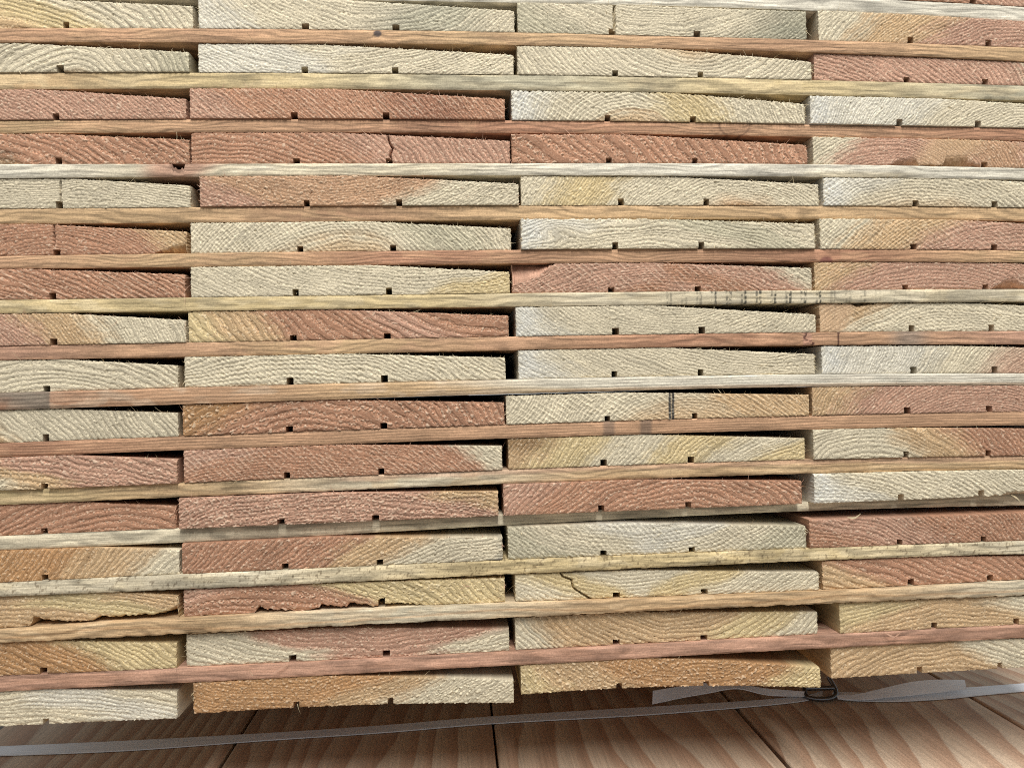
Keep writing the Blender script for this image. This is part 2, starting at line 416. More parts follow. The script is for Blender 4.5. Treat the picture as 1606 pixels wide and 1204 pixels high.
    for a in range(3):
        q.append(np.stack([I[a, :-1], I[a, 1:], I[a+1, 1:], I[a+1, :-1]], -1).reshape(-1, 4)); sm.append(np.zeros(n - 1, bool))
    for e in (0, -1):
        q.append(np.array([[I[0, e], I[1, e], I[2, e], I[3, e]]])); sm.append(np.zeros(1, bool))
    verts = np.concatenate([verts, ring])
    ct = col.reshape(m, n, 3)
    col = np.concatenate([col, ct[-1], ct[-1], ct[0], ct[0]])
    gt = grf.reshape(m, n)
    grf = np.concatenate([grf, gt[-1], gt[-1] + 3, gt[0] + 3, gt[0]])
    me = new_mesh('spacer_strip', verts, np.concatenate(q), np.concatenate(sm), {'Col': ('FLOAT_COLOR', col), 'gr': ('FLOAT', grf)}, M_STRIP)
    o = link('spacer_strip', me); tag(o, STRIP_LABEL[k], 'spacer strip', 'spacer strips between the layers')
    return o
strip_obj = {k: build_strip(k) for k in STRIPS}

# strip copies added deep behind, to block background showing through the gaps
for k, lab in ((7, 'added spacer strip blocking background light behind the ink-marked strip'), (8, 'added spacer strip blocking background light behind the pinkish brown strip'),
               (9, 'added spacer strip blocking background light behind the striped red strip'), (10, 'added spacer strip blocking background light behind the fine grained red-brown strip'),
               (11, 'added spacer strip blocking background light behind the tan rough strip')):
    o = strip_obj[k].copy(); scene.collection.objects.link(o); o.location.y = 0.45; o['label'] = lab

# ------------------------------------------------------------------ boards of the stack
# (row, col): left x, right x, top y at left, top y at right, groove x list, colours, ring centre (widths), ring spacing mm, extras
L1 = -186; R4 = 1745
BOARDS = {
 (0, 4): (1288, R4, -50, -20, [1404, 1526], 'RRKR', (.3, -.5), 2.2, {}),
 (1, 1): (L1, 303, -3, 9.6, [104], 'TTYPP', (.3, -.6), 3.4, dict(heart=('T', 108))),
 (1, 2): (311, 807, -4, 17, [479, 621], 'WPPGP', (.55, .55), 2.2, {}),
 (1, 3): (811.5, 1265, 4, 18, [960, 1093], 'GPPPG', (.5, .7), 2.0, dict(crack=[(964, 4), (963, 22), (964, 44)], cw=1.7)),
 (1, 4): (1284, R4, 16.5, 42, [1428, 1550], 'PTKKT', (.7, -.5), 1.9, {}),
 (2, 1): (L1, 296.5, 68, 81.7, [94.6], 'PPPPG', (.55, -.14), 3.2, dict(heart=('T', 26))),
 (2, 2): (311, 806, 68.5, 86, [478, 620], 'WWPPP', (.42, .85), 2.0, {}),
 (2, 3): (811.5, 1273, 71, 97, [965, 1098.5], 'PPPPP', (.6, .42), 2.6, dict(heart=('T', 66))),
 (2, 4): (1277, R4, 82, 104, [1422, 1545], 'KKKKPP', (-.2, -.8), 2.6, dict(amp=1.2)),
 (3, 1): (L1, 292, 141, 155, [88], 'KKKKK', (0, -.7), 1.9, dict(fleck=1.2)),
 (3, 2): (297.5, 792, 138.5, 155, [461.5, 605.6], 'KRRDR', (-.3, -.6), 1.7, {}),
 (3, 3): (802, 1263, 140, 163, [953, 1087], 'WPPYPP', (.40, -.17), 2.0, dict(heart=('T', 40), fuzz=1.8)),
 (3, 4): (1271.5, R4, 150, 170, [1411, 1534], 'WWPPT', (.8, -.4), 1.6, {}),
 (4, 1): (L1, 297, 208, 219, [92], 'TTRRRR', (.2, -.7), 4.0, dict(amp=1.2, fleck=1.3)),
 (4, 2): (300, 800, 207, 220.7, [465, 610.5], 'RRRKKK', (.1, -.5), 2.8, dict(crack=[(606, 207), (611, 225), (616, 233), (612, 243), (614, 254)], cw=.95)),
 (4, 3): (802.5, 1266, 210, 227.5, [955, 1090], 'RRRRR', (-.43, -.75), 6.2, dict(amp=1.1, fleck=1.5)),
 (4, 4): (1275.6, R4, 214, 227, [1544], 'PKKSKK', (.25, -.25), 1.9, dict(bot=[(1395, 258.5), (1408, 251), (1428, 249), (1437, 248), (1441, 258), (1478, 259), (1485, 245.5), (1503, 246), (1517, 243.5), (1512, 252), (1524, 255), (1537, 259.5)])),
 (5, 1): (L1, 299, 278, 291, [93], 'PPPPP', (.5, -2), 1.7, dict(crack=[(94.5, 284), (94.5, 316)], cw=.65)),
 (5, 2): (313, 814, 275.5, 288, [481, 626], 'KSSSPP', (.4, .9), 1.7, dict(fleck=1.3)),
 (5, 3): (817, 1284.4, 276, 289, [974, 1108], 'PYPPPP', (.72, -.30), 1.8, dict(heart=('O', 62), fleck=1.2)),
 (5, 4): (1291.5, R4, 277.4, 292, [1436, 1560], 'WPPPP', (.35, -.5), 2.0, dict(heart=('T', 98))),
 (6, 1): (L1, 293, 350.5, 363, [89], 'RRRRT', (.5, -.4), 1.8, dict(crack=[(84.5, 354), (85, 386)], cw=.85, bot=[(243, 395.8), (268, 388), (292, 381)])),
 (6, 2): (299, 801.6, 346.6, 358, [471, 616.6], 'PPPPGP', (.47, -.28), 2.0, dict(heart=('T', 62))),
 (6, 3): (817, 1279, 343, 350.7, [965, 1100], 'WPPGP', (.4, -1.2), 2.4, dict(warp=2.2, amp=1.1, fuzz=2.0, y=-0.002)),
 (6, 4): (1286, R4, 342.5, 357, [1432.7, 1559], 'PTKKK', (.7, -.6), 2.3, dict(amp=1.1)),
 (7, 1): (L1, 290.6, 423, 430, [83], 'RRRRR', (.1, -1), 2.4, dict(amp=1.3)),
 (7, 2): (299, 799.7, 416.5, 426, [463.6, 610], 'PPPPY', (.7, 1.2), 1.9, {}),
 (7, 3): (803, 1273.5, 412, 420, [958.7, 1094.4], 'KKKRKP', (.5, -.9), 1.9, dict(top=[(804, 448), (820, 441), (846, 432), (862, 418), (874, 412.5)], bars=1.0)),
 (7, 4): (1278, R4, 409.6, 418, [1420, 1545.7], 'TKKKKT', (.4, -.5), 2.0, dict(bot=[(1556, 452), (1570, 445), (1580, 437), (1590, 436), (1600, 444), (1608, 448)])),
 (8, 1): (L1, 291.4, 491, 501.5, [84.4], 'KKKTPP', (-.2, -.6), 1.8, {}),
 (8, 2): (295.5, 798, 486.4, 494.6, [460, 607.5], 'YTRRKRR', (1.0, .75), 4.2, dict(amp=1.2)),
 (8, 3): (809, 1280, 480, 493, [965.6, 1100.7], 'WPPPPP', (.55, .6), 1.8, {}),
 (8, 4): (1286, R4, 475.4, 484, [1429.7, 1555], 'TPPPP', (.5, -.7), 2.2, dict(top=[(1330, 476), (1341, 480), (1344, 484), (1356, 480), (1378, 475.5)])),
 (9, 1): (L1, 279.6, 565, 572.8, [73.5], 'PPPPP', (.5, -.5), 3.0, {}),
 (9, 2): (289, 793, 557.7, 560.4, [455, 603], 'PPPPP', (.3, -1), 2.6, dict(amp=1.1)),
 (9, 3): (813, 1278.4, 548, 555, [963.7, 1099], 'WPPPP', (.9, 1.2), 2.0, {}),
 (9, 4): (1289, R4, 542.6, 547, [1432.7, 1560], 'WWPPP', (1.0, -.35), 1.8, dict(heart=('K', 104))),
 (10, 1): (L1, 279.6, 645, 647, [72], 'TTPPP', (-.2, -.6), 3.0, {}),
 (10, 2): (286.5, 791.4, 633.5, 630.7, [454, 602], 'ORRRR', (.38, -.45), 4.2, dict(fleck=1.6, amp=1.2)),
 (10, 3): (793.7, 1269.6, 620.6, 618.6, [952.7, 1089.8], 'PPPPTT', (.6, -.28), 1.9, dict(heart=('T', 66))),
 (10, 4): (1274, R4, 605.5, 609, [1423, 1551.4], 'TKKKK', (.6, -.4), 1.8, {}),
 (11, 1): (L1, 278, 718, 720, [70], 'PPTKKK', (.3, -1.5), 3.0, dict(fleck=1.5, amp=1.2)),
 (11, 2): (288, 788, 705.5, 699, [450, 598], 'KRRRRRP', (.3, -.9), 2.0, {}),
 (11, 3): (797, 1263, 688, 687, [946.7, 1083.5], 'TYPYPY', (1.2, -.7), 2.3, {}),
 (11, 4): (1276, R4, 673.5, 673, [1421, 1549.8], 'PPTRRT', (.2, -.3), 2.6, dict(amp=1.1)),
 (12, 1): (L1, 277, 793, 793, [69.6], 'RRRRR', (.7, -.5), 4.0, dict(y=.003)),
 (12, 2): (280, 782, 781, 770.5, [440.6, 589], 'KKKKKT', (.5, -1.5), 2.2, dict(fleck=2.0, amp=1.5, fuzz=1.2)),
 (12, 3): (789.6, 1258, 758.4, 754, [943, 1079.6], 'KRRRR', (.6, -.45), 3.0, dict(fleck=1.3)),
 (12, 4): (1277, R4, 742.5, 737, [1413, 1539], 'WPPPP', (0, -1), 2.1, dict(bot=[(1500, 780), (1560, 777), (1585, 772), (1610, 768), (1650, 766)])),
 (13, 1): (L1, 281.5, 864, 862, [70.7], 'OOOTP', (1.2, -.4), 3.0, dict(amp=.8)),
 (13, 2): (285, 788.7, 850, 842.6, [447.4, 595.7], 'RRRTPP', (1.1, -.9), 2.8, dict(fleck=1.3)),
 (13, 3): (796.4, 1264.7, 826, 824.8, [946.4, 1085], 'GPWPG', (.45, .8), 2.2, {}),
 (13, 4): (1269.6, R4, 815, 799, [1410.8, 1542.4], 'RKRRK', (-.1, -.7), 2.4, dict(amp=1.3)),
 (14, 1): (L1, 280, 935, 933, [], 'TTTYT', (.3, -2), 2.6, dict(bot=[(44, 985), (50, 978), (52, 966), (62, 968), (80, 971), (112, 974), (146, 973), (158, 963), (172, 966), (198, 964), (228, 963), (250, 961), (270, 954), (279, 949)])),
 (14, 2): (288, 792.5, 924.7, 905.5, [598.7], 'KRRYYY', (.2, -.9), 3.2, dict(fleck=1.4, bot=[(398, 963), (408, 949), (414, 955), (482, 957), (501, 951), (504, 946), (520, 949), (544, 951), (548, 944), (560, 946), (585, 950), (608, 946), (640, 945), (670, 949), (690, 950)])),
 (14, 3): (808, 1285, 900, 897, [967, 1104.8], 'PYPYPP', (.4, .9), 2.3, dict(crack=[(878, 894), (882, 904), (896, 909), (899, 922), (914, 932), (930, 941)], cw=1.0)),
 (14, 4): (1290, R4, 879.5, 870, [1428.6, 1553], 'TRRRR', (-.2, -1.2), 4.0, dict(amp=1.1)),
 (15, 1): (L1, 277, 1008, 1008, [68.5], 'OOOOYY', (-.1, -1.2), 3.0, {}),
 (15, 2): (292, 799, 994.6, 985, [459, 606], 'PPKKKP', (.6, 1.6), 2.8, dict(fleck=1.3)),
 (15, 3): (808, 1282.5, 968.6, 959, [966.4, 1104], 'PTTTYP', (.55, .5), 3.0, dict(amp=1.3)),
 (15, 4): (1317, R4+25, 946, 931, [1465, 1594], 'YTTPP', (.4, -1.0), 2.6, {}),
 (16, 1): (L1, 278, 1087, 1083.7, [72], 'PPPWP', (.3, -2), 2.4, dict(amp=1.2, floorbot=[(-186, 1149), (0, 1138.5), (278, 1126)])),
 (16, 2): (303, 806, 1070, 1066, [465, 612.7], 'OOOTPP', (.3, 1.0), 2.0, dict(fleck=1.4, floorbot=[(303, 1119), (640, 1103), (806, 1102)])),
 (16, 3): (817, 1287.4, 1042.6, 1046.7, [971.3, 1107.6], 'YTOOOY', (.55, .6), 2.4, dict(fleck=1.8, floorbot=[(817, 1089), (940, 1080), (1027, 1077), (1287, 1078)])),
 (16, 4): (1303, R4+15, 1015, 996, [1442, 1568], 'TTTPPP', (.4, -.6), 3.2, dict(floorbot=[(1303, 1063.7), (1606, 1046), (1760, 1038)])),
}
LEN = 1.5
SAWN = {(7, 3), (6, 4), (12, 4), (10, 3), (8, 4), (6, 2), (11, 2), (9, 2), (3, 3), (7, 1), (13, 3), (5, 4), (3, 2)}   # strong saw marks
ORD = {1: 'bottom', 2: 'second', 3: 'third', 4: 'fourth', 5: 'fifth', 6: 'sixth', 7: 'seventh', 8: 'eighth', 9: 'ninth', 10: 'tenth',
       11: 'eleventh', 12: 'twelfth', 13: 'thirteenth', 14: 'fourteenth', 15: 'fifteenth', 16: 'sixteenth'}
COLW = {1: 'leftmost', 2: 'second from left', 3: 'third from left', 4: 'rightmost'}
SPECIAL = {
 (0, 4): 'sliver of a red-brown board above the whitish strip at upper right',
 (1, 3): 'pale grey board with a straight upright split, third in the topmost full layer',
 (4, 3): 'red board with very wide slanting rings above the cream white strip',
 (4, 2): 'red-brown board with a jagged upright crack above the cream white strip',
 (4, 4): 'pinkish board with chipped underside above the cream white strip at right',
 (6, 1): 'red-brown board whose lower right corner is split off, at left',
 (7, 3): 'pinkish red board with its upper left corner broken off',
 (7, 4): 'pinkish board with a torn chunk missing below, above the ink marks at right',
 (10, 3): 'pale and tan board marked with a black upright double stripe',
 (14, 1): 'tan board with a long ragged torn underside at the left edge',
 (14, 2): 'red to yellow board with a ragged broken underside',
 (14, 3): 'pale yellow board with a zigzag crack',
 (13, 2): 'red to pale board with a blue-black stain at its lower right corner',
 (12, 2): 'dark pink board with coarse torn fibres overhanging the shaded pale strip',
}
def tone(cs):
    s = ''.join(cs); red = sum(c in 'RKD' for c in s); pal = sum(c in 'PWG' for c in s); tan = sum(c in 'YOT' for c in s)
    first = 'red-brown' if s[0] in 'RKD' else 'pale' if s[0] in 'PWG' else 'tan'
    last = 'red-brown' if s[-1] in 'RKD' else 'pale' if s[-1] in 'PWG' else 'tan'
    if red >= len(s) - 1: return 'red-brown'
    if pal >= len(s) - 1: return 'pale'
    if tan >= len(s) - 1: return 'orange-tan'
    return first if first == last else first + ' to ' + last

def seg_dist(px, py, pts):
    d = np.full(px.shape, 1e9)
    for (x0, y0), (x1, y1) in zip(pts[:-1], pts[1:]):
        dx, dy = x1 - x0, y1 - y0
        t = np.clip(((px - x0)*dx + (py - y0)*dy)/(dx*dx + dy*dy + 1e-9), 0, 1)
        d = np.minimum(d, np.hypot(px - x0 - t*dx, py - y0 - t*dy))
    return d

def build_board(r, c):
    xl, xr, ytl, ytr, kerfs, cs, cen, sp, ex = BOARDS[(r, c)]
    seed = r*31 + c*7 + 3
    rng = np.random.RandomState(seed)
    yo = ex.get('y', float(rng.uniform(-0.0008, 0.0012)))
    ymid = (ytl + ytr)/2 + 25
    Xl = on_plane(xl, ymid, yo)[0]; Xr = on_plane(xr, ymid, yo)[0]
    wid = Xr - Xl
    kx = [on_plane(k, ymid + 15, yo)[0] for k in kerfs]
    kw = 0.0020*rng.uniform(0.84, 1.1); kh = 0.0037*rng.uniform(0.82, 1.12)
    step = 0.00046
    # column positions with groove edges inserted
    cuts = [Xl] + sorted([v for k in kx for v in (k - kw, k + kw)]) + [Xr]
    X = []
    for a, b in zip(cuts[:-1], cuts[1:]):
        n = max(2, int(round((b - a)/step))); X += list(np.linspace(a, b, n, endpoint=False))
    X.append(Xr); X = np.array(X); nx = len(X)
    s = (X - Xl)/wid
    # profile
    Zl = on_plane(xl, ytl, yo)[1]; Zr = on_plane(xr, ytr, yo)[1]
    if r == 16:
        fb = np.array([on_plane(x, y, yo) for x, y in ex['floorbot']])
        deg = min(2, len(fb) - 1); bot = np.polyval(np.polyfit(fb[:, 0], fb[:, 1], deg), X)
    else:
        bot = strip_top(r, X) + 0.0001
    t_l = Zl - bot[0]; t_r = Zr - bot[-1]
    brk = rng.uniform(0.36, 0.5)
    top = bot + t_l + (t_r - t_l)*np.where(s > brk, (s - brk)/(1 - brk), 0.0)
    if r >= 1: top = np.minimum(top, strip_bot(r - 1, X) - 0.0001)
    fuzz = ex.get('fuzz', 1.0)
    topb, botb = top.copy(), bot.copy()
    top = top - 0.0006*fuzz*np.maximum(0, fbm(X*700, 0*X, seed, 2) - 0.42) - 0.0003*fuzz*(vnoise(X*1500, 0*X, seed+1) > 0.72)
    bot = bot + 0.0004*np.maximum(0, fbm(X*500, 0*X, seed + 9, 2) - 0.55)
    if r == 16: bot = bot - 0.0006*(fbm(X*900, 0*X, seed + 9, 2) - 0.5)
    def override(prof, pts, up):
        P = np.array([on_plane(x, y, yo) for x, y in pts])
        jag = 0.0018*(fbm(X*520, 0*X, seed + 4, 3) - 0.5)
        f = np.interp(X, P[:, 0], P[:, 1]) + jag
        inside = (X >= P[0, 0]) & (X <= P[-1, 0] + 1e-4)
        return np.where(inside, np.maximum(prof, f) if up else np.minimum(prof, f), prof)
    chips = []
    if 'bot' in ex: bot = override(bot, ex['bot'], True)
    if 'top' in ex: top = override(top, ex['top'], False)
    # rows
    k0 = 8; m2 = 32; m = k0 + m2
    inker = np.zeros(nx - 1, bool)
    for k in kx:
        mid = 0.5*(X[:-1] + X[1:]); inker |= np.abs(mid - k) < kw
    frac = np.concatenate([np.linspace(0, 1, k0, endpoint=False)*0, np.zeros(m2 + 1)])
    khh = np.minimum(kh, (top - bot)*0.4)
    A = np.linspace(0, 1, k0 + 1)[:-1][:, None]*khh[None]
    Bv = khh[None] + np.linspace(0, 1, m2 + 1)[:, None]*(top - bot - khh)[None]
    H = np.concatenate([A, Bv]); ZZ = bot[None] + H
    XX = np.broadcast_to(X[None], ZZ.shape).copy()
    nr = ZZ.shape[0]
    vfrac = H/np.maximum(top - bot, 1e-5)[None]
    # ragged side edges
    zmm = ZZ*1000
    wl = np.exp(-(XX - Xl)/0.0008); wr = np.exp(-(Xr - XX)/0.0008)
    XX += (0.0007*fuzz*np.maximum(0, fbm(zmm/1.1, 0*zmm, seed + 5, 2) - 0.4))*wl - (0.0009*fuzz*np.maximum(0, fbm(zmm/1.1, 0*zmm, seed + 6, 2) - 0.4))*wr
    # end grain field, millimetres
    u = (XX - Xl)*1000; v = (ZZ - botb.mean())*1000; Wm = wid*1000 if c in (2, 3) else 185.0
    wp = ex.get('warp', 1.0)
    du = (fbm(u/26, v/14, seed + 20, 2) - 0.5)*6*wp; dv = (fbm(u/22, v/12, seed + 21, 2) - 0.5)*5*wp
    cu, cv = cen[0]*Wm, cen[1]*Wm
    rr = np.hypot(u - cu + du, v - cv + dv)
    vary = (fbm(rr/(sp*2.5), 0*rr, seed + 22, 1) - 0.5)*1.1
    rp = rr/sp + vary + 0.30*(fbm(u/3.2, v/3.2, seed + 23, 2) - 0.5)
    ph = rp - np.floor(rp)
    tang = np.arctan2(v - cv, u - cu)*np.hypot(cu - Wm/2, cv)       # mm along the ring
    amp = ex.get('amp', 1.0)*1.0
    ramp = np.where(ph < 0.92, 0.15 + 0.85*sstep(0.40, 0.56, ph), 0.15 + 0.85*(1 - ph)/0.08)
    ew = np.maximum(sstep(0.56, 0.42, ph), sstep(0.93, 1.0, ph))          # soft early wood, torn by the saw
    wide = min(1.0, max(0.0, (sp - 1.6)/1.2)); ewm = 1 - wide*(1 - (0.22 + 0.78*ew))
    h = 0.30*amp*min(1.25, (sp/2.8)**0.9)*(ramp - 0.4)*(0.15 + 1.7*fbm(u/11, v/6, seed + 28, 2))
    # saw tooth marks crossing the rings
    ang = math.radians(rng.uniform(28, 48)); pit = rng.uniform(2.2, 3.2)
    q = (u*math.sin(ang) + v*math.cos(ang))/pit + 1.2*fbm(u/30, v/20, seed + 24, 2)
    qf = q - np.floor(q)
    bars = 1.3 if (r, c) in SAWN else 0.35*rng.rand()
    samp = 0.26*bars
    h += 0.6*samp*(np.where(qf < 0.75, qf/0.75, (1 - qf)/0.25) - 0.5)
    # torn fibres
    f1 = fbm(rr/0.6, tang/1.5, seed + 25, 2); f2 = vnoise(u/0.6, v/0.6, seed + 26); f3 = vnoise(u/1.7, v/1.1, seed + 29)
    patch = 0.6 + 0.9*fbm(u/14, v/8, seed + 33, 2)
    h += amp*patch*ewm*1.2*(0.30*(f1 - 0.5) + 0.26*(f2 - 0.5) + 0.10*(f3 - 0.5))
    flk = ex.get('fleck', 0.9)
    early = ew
    fm = vnoise(rr/0.8, tang/1.15, seed + 27)*0.6 + vnoise(u/0.9, v/0.8, seed + 37)*0.4
    fleck = sstep(0.66, 0.80, fm + 0.09*(flk - 1))*(0.3 + 0.7*early)
    scr = sstep(0.16, 0.0, np.abs(qf - 0.8))*sstep(0.40, 0.62, fbm(u/7, v/4, seed + 34, 2))*(0.4 + 0.8*vnoise(u/1.2, v/1.2, seed + 35))
    fleck = np.maximum(fleck, 0.9*scr*min(1.0, bars))
    pits = sstep(0.74, 0.9, vnoise(rr/0.7, tang/1.3, seed + 47)*0.55 + vnoise(u/0.8, v/0.7, seed + 48)*0.45)
    pits = pits*ewm
    h += 0.50*fleck*min(flk, 1.6) - 0.65*pits
    # colour
    tilt = (rr - rr.mean())/Wm*0.5*np.sign(cen[1]) * 0
    rrm = np.hypot(u - cu + du, 9.0 - cv)
    sc = np.clip((u/ (wid*1000)) + 0.05*(fbm(u/10, v/6, seed + 30, 2) - 0.5) + np.clip((rr - rrm)*rrm*(u - cu)/((u - cu)**2 + 500.0), -22, 22)/(wid*1000), 0, 1)
    rid = hsh(np.floor(rp), 0*rp, seed + 90)
    sc = np.clip(sc + 0.16*(rid - 0.5)/max(1, len(cs) - 2) + 0.05*(fbm(u/3, v/2, seed + 36, 2) - 0.5), 0, 1)
    col = blend(cs, sc.ravel(), 1.5)
    if 'heart' in ex:
        hc, hr = ex['heart']
        mk = sstep(hr*1.10, hr*0.85, rr + 5*(fbm(u/7, v/5, seed + 31, 2) - 0.5) + 4*(rid - 0.5)).ravel()[:, None]*0.85
        col = col*(1 - mk) + PAL[hc][None]*mk
    tint = 1 + 0.20*(fbm(u/16, v/9, seed + 32, 3) - 0.5) + 0.16*(rid - 0.5)
    bt = 1.0 + rng.uniform(-0.05, 0.05)
    col = col*tint.ravel()[:, None]*bt
    pxx, pyy = px_of(XX, yo, ZZ)
    def stain(mask, cc):  # blends a colour in: stains, split wood, dark cracks, painted glare
        nonlocal col
        mk = np.clip(mask, 0, 1).ravel()[:, None]; col = col*(1 - mk) + cc[None]*mk
    if (r, c) == (10, 3):
        stain(0.8*(np.abs(pxx - 1050.5) < 1.6) + 0.85*(np.abs(pxx - 1055.5) < 1.7) + 0.35*(np.abs(pxx - 1053) < 5), lin((66, 62, 58)))
    if (r, c) == (13, 2):
        stain(0.85*sstep(757, 772, pxx)*sstep(872, 877, pyy - 2)*sstep(.3, .6, fbm(u/3, v/2, 5, 2)+.2) + 0.35*sstep(770, 786, pxx)*sstep(0.35, 0.6, fbm(u/4, v/3, 6, 2)), lin((70, 74, 80)))
    if (r, c) == (1, 3):
        stain(0.55*sstep(1130, 1240, pxx)*(0.5 + 0.8*fbm(u/9, v/5, 8, 2)), lin((110, 112, 98)))
    if (r, c) == (11, 3):
        stain(0.6*sstep(900, 830, pxx)*sstep(0.35, 0.8, vfrac), lin((120, 88, 52)))
    if (r, c) == (1, 2): stain(0.25*sstep(560, 620, pxx)*sstep(800, 690, pxx), lin((150, 152, 140)))
    if (r, c) == (4, 1): stain(0.6*sstep(40, 10, np.hypot(pxx - 5, (pyy - 250)*1.6)), lin((120, 92, 70)))
    if c >= 3 and cs[0] == 'W': stain(0.22*sstep(70, 5, pxx - xl)*fbm(u/7, v/4, 12, 2)*1.6, lin((222, 228, 232)))  # bluish light glare painted into the colour of the left tips
    # cracks
    if 'crack' in ex:
        d = seg_dist(pxx + 1.2*(vnoise(u*2, v*1.5, 3) - .5), pyy, ex['crack'])
        cw = ex['cw']; h = np.where(d < cw, -5.0, h); h = np.where((d >= cw) & (d < cw + .9), h - 0.6, h)
        if cw < 0.9: stain(0.75*(d < 0.9), lin((60, 42, 32)))
    # smooth freshly split facets
    if (r, c) == (4, 4):
        mk = sstep(1425, 1465, pxx + 0.7*(pyy - 238))*sstep(1550, 1505, pxx + 0.7*(pyy - 238))*0.9; h = h*(1 - 0.85*mk); fleck = fleck*(1 - mk)
        stain(0.7*mk, PAL['T']*1.06)
    if (r, c) == (8, 4):
        mk = sstep(1345, 1325, pxx + 0.3*(pyy - 490))*0.9; h = h*(1 - 0.8*mk); fleck = fleck*(1 - mk); stain(0.6*mk, lin((206, 172, 140)))
    edge = 0.0003*(np.exp(-vfrac/0.03) + np.exp(-(1 - vfrac)/0.03)) + 0.0004*(np.exp(-(XX - Xl)/0.0006) + np.exp(-(Xr - XX)/0.0006))
    YY = yo - h*0.001 + edge
    verts = np.stack([XX, YY, ZZ], -1).reshape(-1, 3)
    idx = np.arange(nr*nx).reshape(nr, nx)
    keep = np.ones((nr - 1, nx - 1), bool); keep[:k0, inker] = False
    quad = np.stack([idx[:-1, :-1], idx[:-1, 1:], idx[1:, 1:], idx[1:, :-1]], -1)[keep]
    # outline of the end, counter clockwise from lower left
    loop = []
    j = 0
    while j < nx - 1:
        if inker[j]:
            a = j
            while j < nx - 1 and inker[j]: j += 1
            loop += [idx[i, a] for i in range(0, k0)]
            loop += [idx[k0, i] for i in range(a, j)]
            loop += [idx[i, j] for i in range(k0, 0, -1)]
        else:
            loop.append(idx[0, j]); j += 1
    loop += [idx[i, nx - 1] for i in range(nr - 1)]
    loop += [idx[nr - 1, i] for i in range(nx - 1, 0, -1)]
    loop += [idx[i, 0] for i in range(nr - 1, 0, -1)]
    loop = np.array(loop); nl = len(loop)
    f0 = verts[loop]
    # clean section a little way in (chips only bite into the end)
    ii = loop // nx; jj = loop % nx
    chipd = (0.030 if r == 14 else 0.008) if ('bot' in ex or 'top' in ex) else 0.003
    hb = H.copy()
    zb_clean = np.where(ii == 0, botb[jj], np.where(ii == nr - 1, topb[jj], botb[jj] + (topb - botb)[jj]*vfrac[ii, jj]))
    zb_clean = np.where((ii > 0) & (ii <= k0) & (jj > 0) & (jj < nx - 1), botb[jj] + H[ii, jj], zb_clean)
    f1_ = np.stack([X[jj], np.full(nl, yo + chipd), zb_clean], -1)
    f2_ = f1_.copy(); f2_[:, 1] = yo + 0.12
    f3_ = f1_.copy(); f3_[:, 1] = yo + LEN
    full = botb + t_l  # far end shaped without taper, to block background seen through the gap
    if r >= 1: full = np.minimum(full, strip_bot(r - 1, X) - 0.0001)
    f3_[:, 2] = np.where(ii == nr - 1, full[jj], np.where((jj == nx - 1) | (jj == 0), botb[jj] + (full - botb)[jj]*vfrac[ii, jj], f3_[:, 2]))
    rings_ = [f0]
    if chipd > 0.004:
        for t in (0.15, 0.35, 0.55, 0.75, 0.9):
            g_ = f0*(1 - t) + f1_*t
            jz = (fbm(f0[:, 0]*900, 0*f0[:, 0] + t*9, seed + 60, 2) - 0.5)*0.0022*math.sin(t*math.pi)
            chipped = np.abs(f0[:, 2] - f1_[:, 2]) > 0.0008
            g_[:, 2] += np.where(chipped, jz, 0); g_[:, 1] = f0[:, 1]*(1 - t**1.6) + (yo + chipd)*t**1.6
            rings_.append(g_)
    rings_ += [f1_, f2_, f3_]
    K_ = len(rings_)
    base = len(verts)
    verts = np.concatenate([verts] + rings_)
    R = base + np.arange(K_*nl).reshape(K_, nl); Rn = np.roll(R, -1, axis=1)
    qs = [quad]; sm = [np.ones(len(quad), bool)]
    for a in range(K_ - 1):
        qs.append(np.stack([R[a], R[a+1], Rn[a+1], Rn[a]], -1)); sm.append(np.zeros(nl, bool))
    cl = col[loop]
    col = np.concatenate([col] + [cl*(1.2 if chipd > 0.004 and a < K_ - 2 else 0.97) for a in range(K_)])
    rpf = rp.ravel(); rpa = np.concatenate([rpf] + [rpf[loop]]*K_)
    flf = np.clip(fleck.ravel()*0.85, 0, 1); fla = np.concatenate([flf, np.zeros(K_*nl)])
    sda = np.concatenate([np.zeros(base), np.full(K_*nl, 0.75)])
    me = new_mesh('board', verts, np.concatenate(qs), np.concatenate(sm),
                  {'Col': ('FLOAT_COLOR', col), 'rp': ('FLOAT', rpa), 'fleck': ('FLOAT', fla), 'side': ('FLOAT', sda),
                   'rm': ('FLOAT', np.concatenate([rr.ravel()] + [rr.ravel()[loop]]*K_)), 'tg': ('FLOAT', np.concatenate([tang.ravel()] + [tang.ravel()[loop]]*K_))}, M_BOARD)
    o = link('board', me)
    lay = 17 - r
    if (r, c) in SPECIAL: lab = SPECIAL[(r, c)]
    else:
        lab = '%s board end, %s in the %s layer%s' % (tone(cs), COLW[c], ORD[lay], ' of the stack' if lay == 1 else ' up from the bottom')
    tag(o, lab, 'board', 'boards of the stack')
    # loose torn fibres on the end
    fv, fq = [], []
    def ribbon(p, d, ln, w, bend):
        d = d/np.linalg.norm(d); side = np.cross(d, np.array([0, 1.0, 0])); nn = np.linalg.norm(side)
        side = np.array([1.0, 0, 0]) if nn < 1e-3 else side/nn
        b0 = len(fv); seg = 4
        for i in range(seg + 1):
            t = i/seg; cpt = p + d*ln*t + bend*(t*t)*ln; ww = w*(1 - 0.85*t)
            fv.append(cpt - side*ww); fv.append(cpt + side*ww)
        for i in range(seg): fq.append((b0 + 2*i, b0 + 2*i + 1, b0 + 2*i + 3, b0 + 2*i + 2))
    nf = int(120*fuzz)
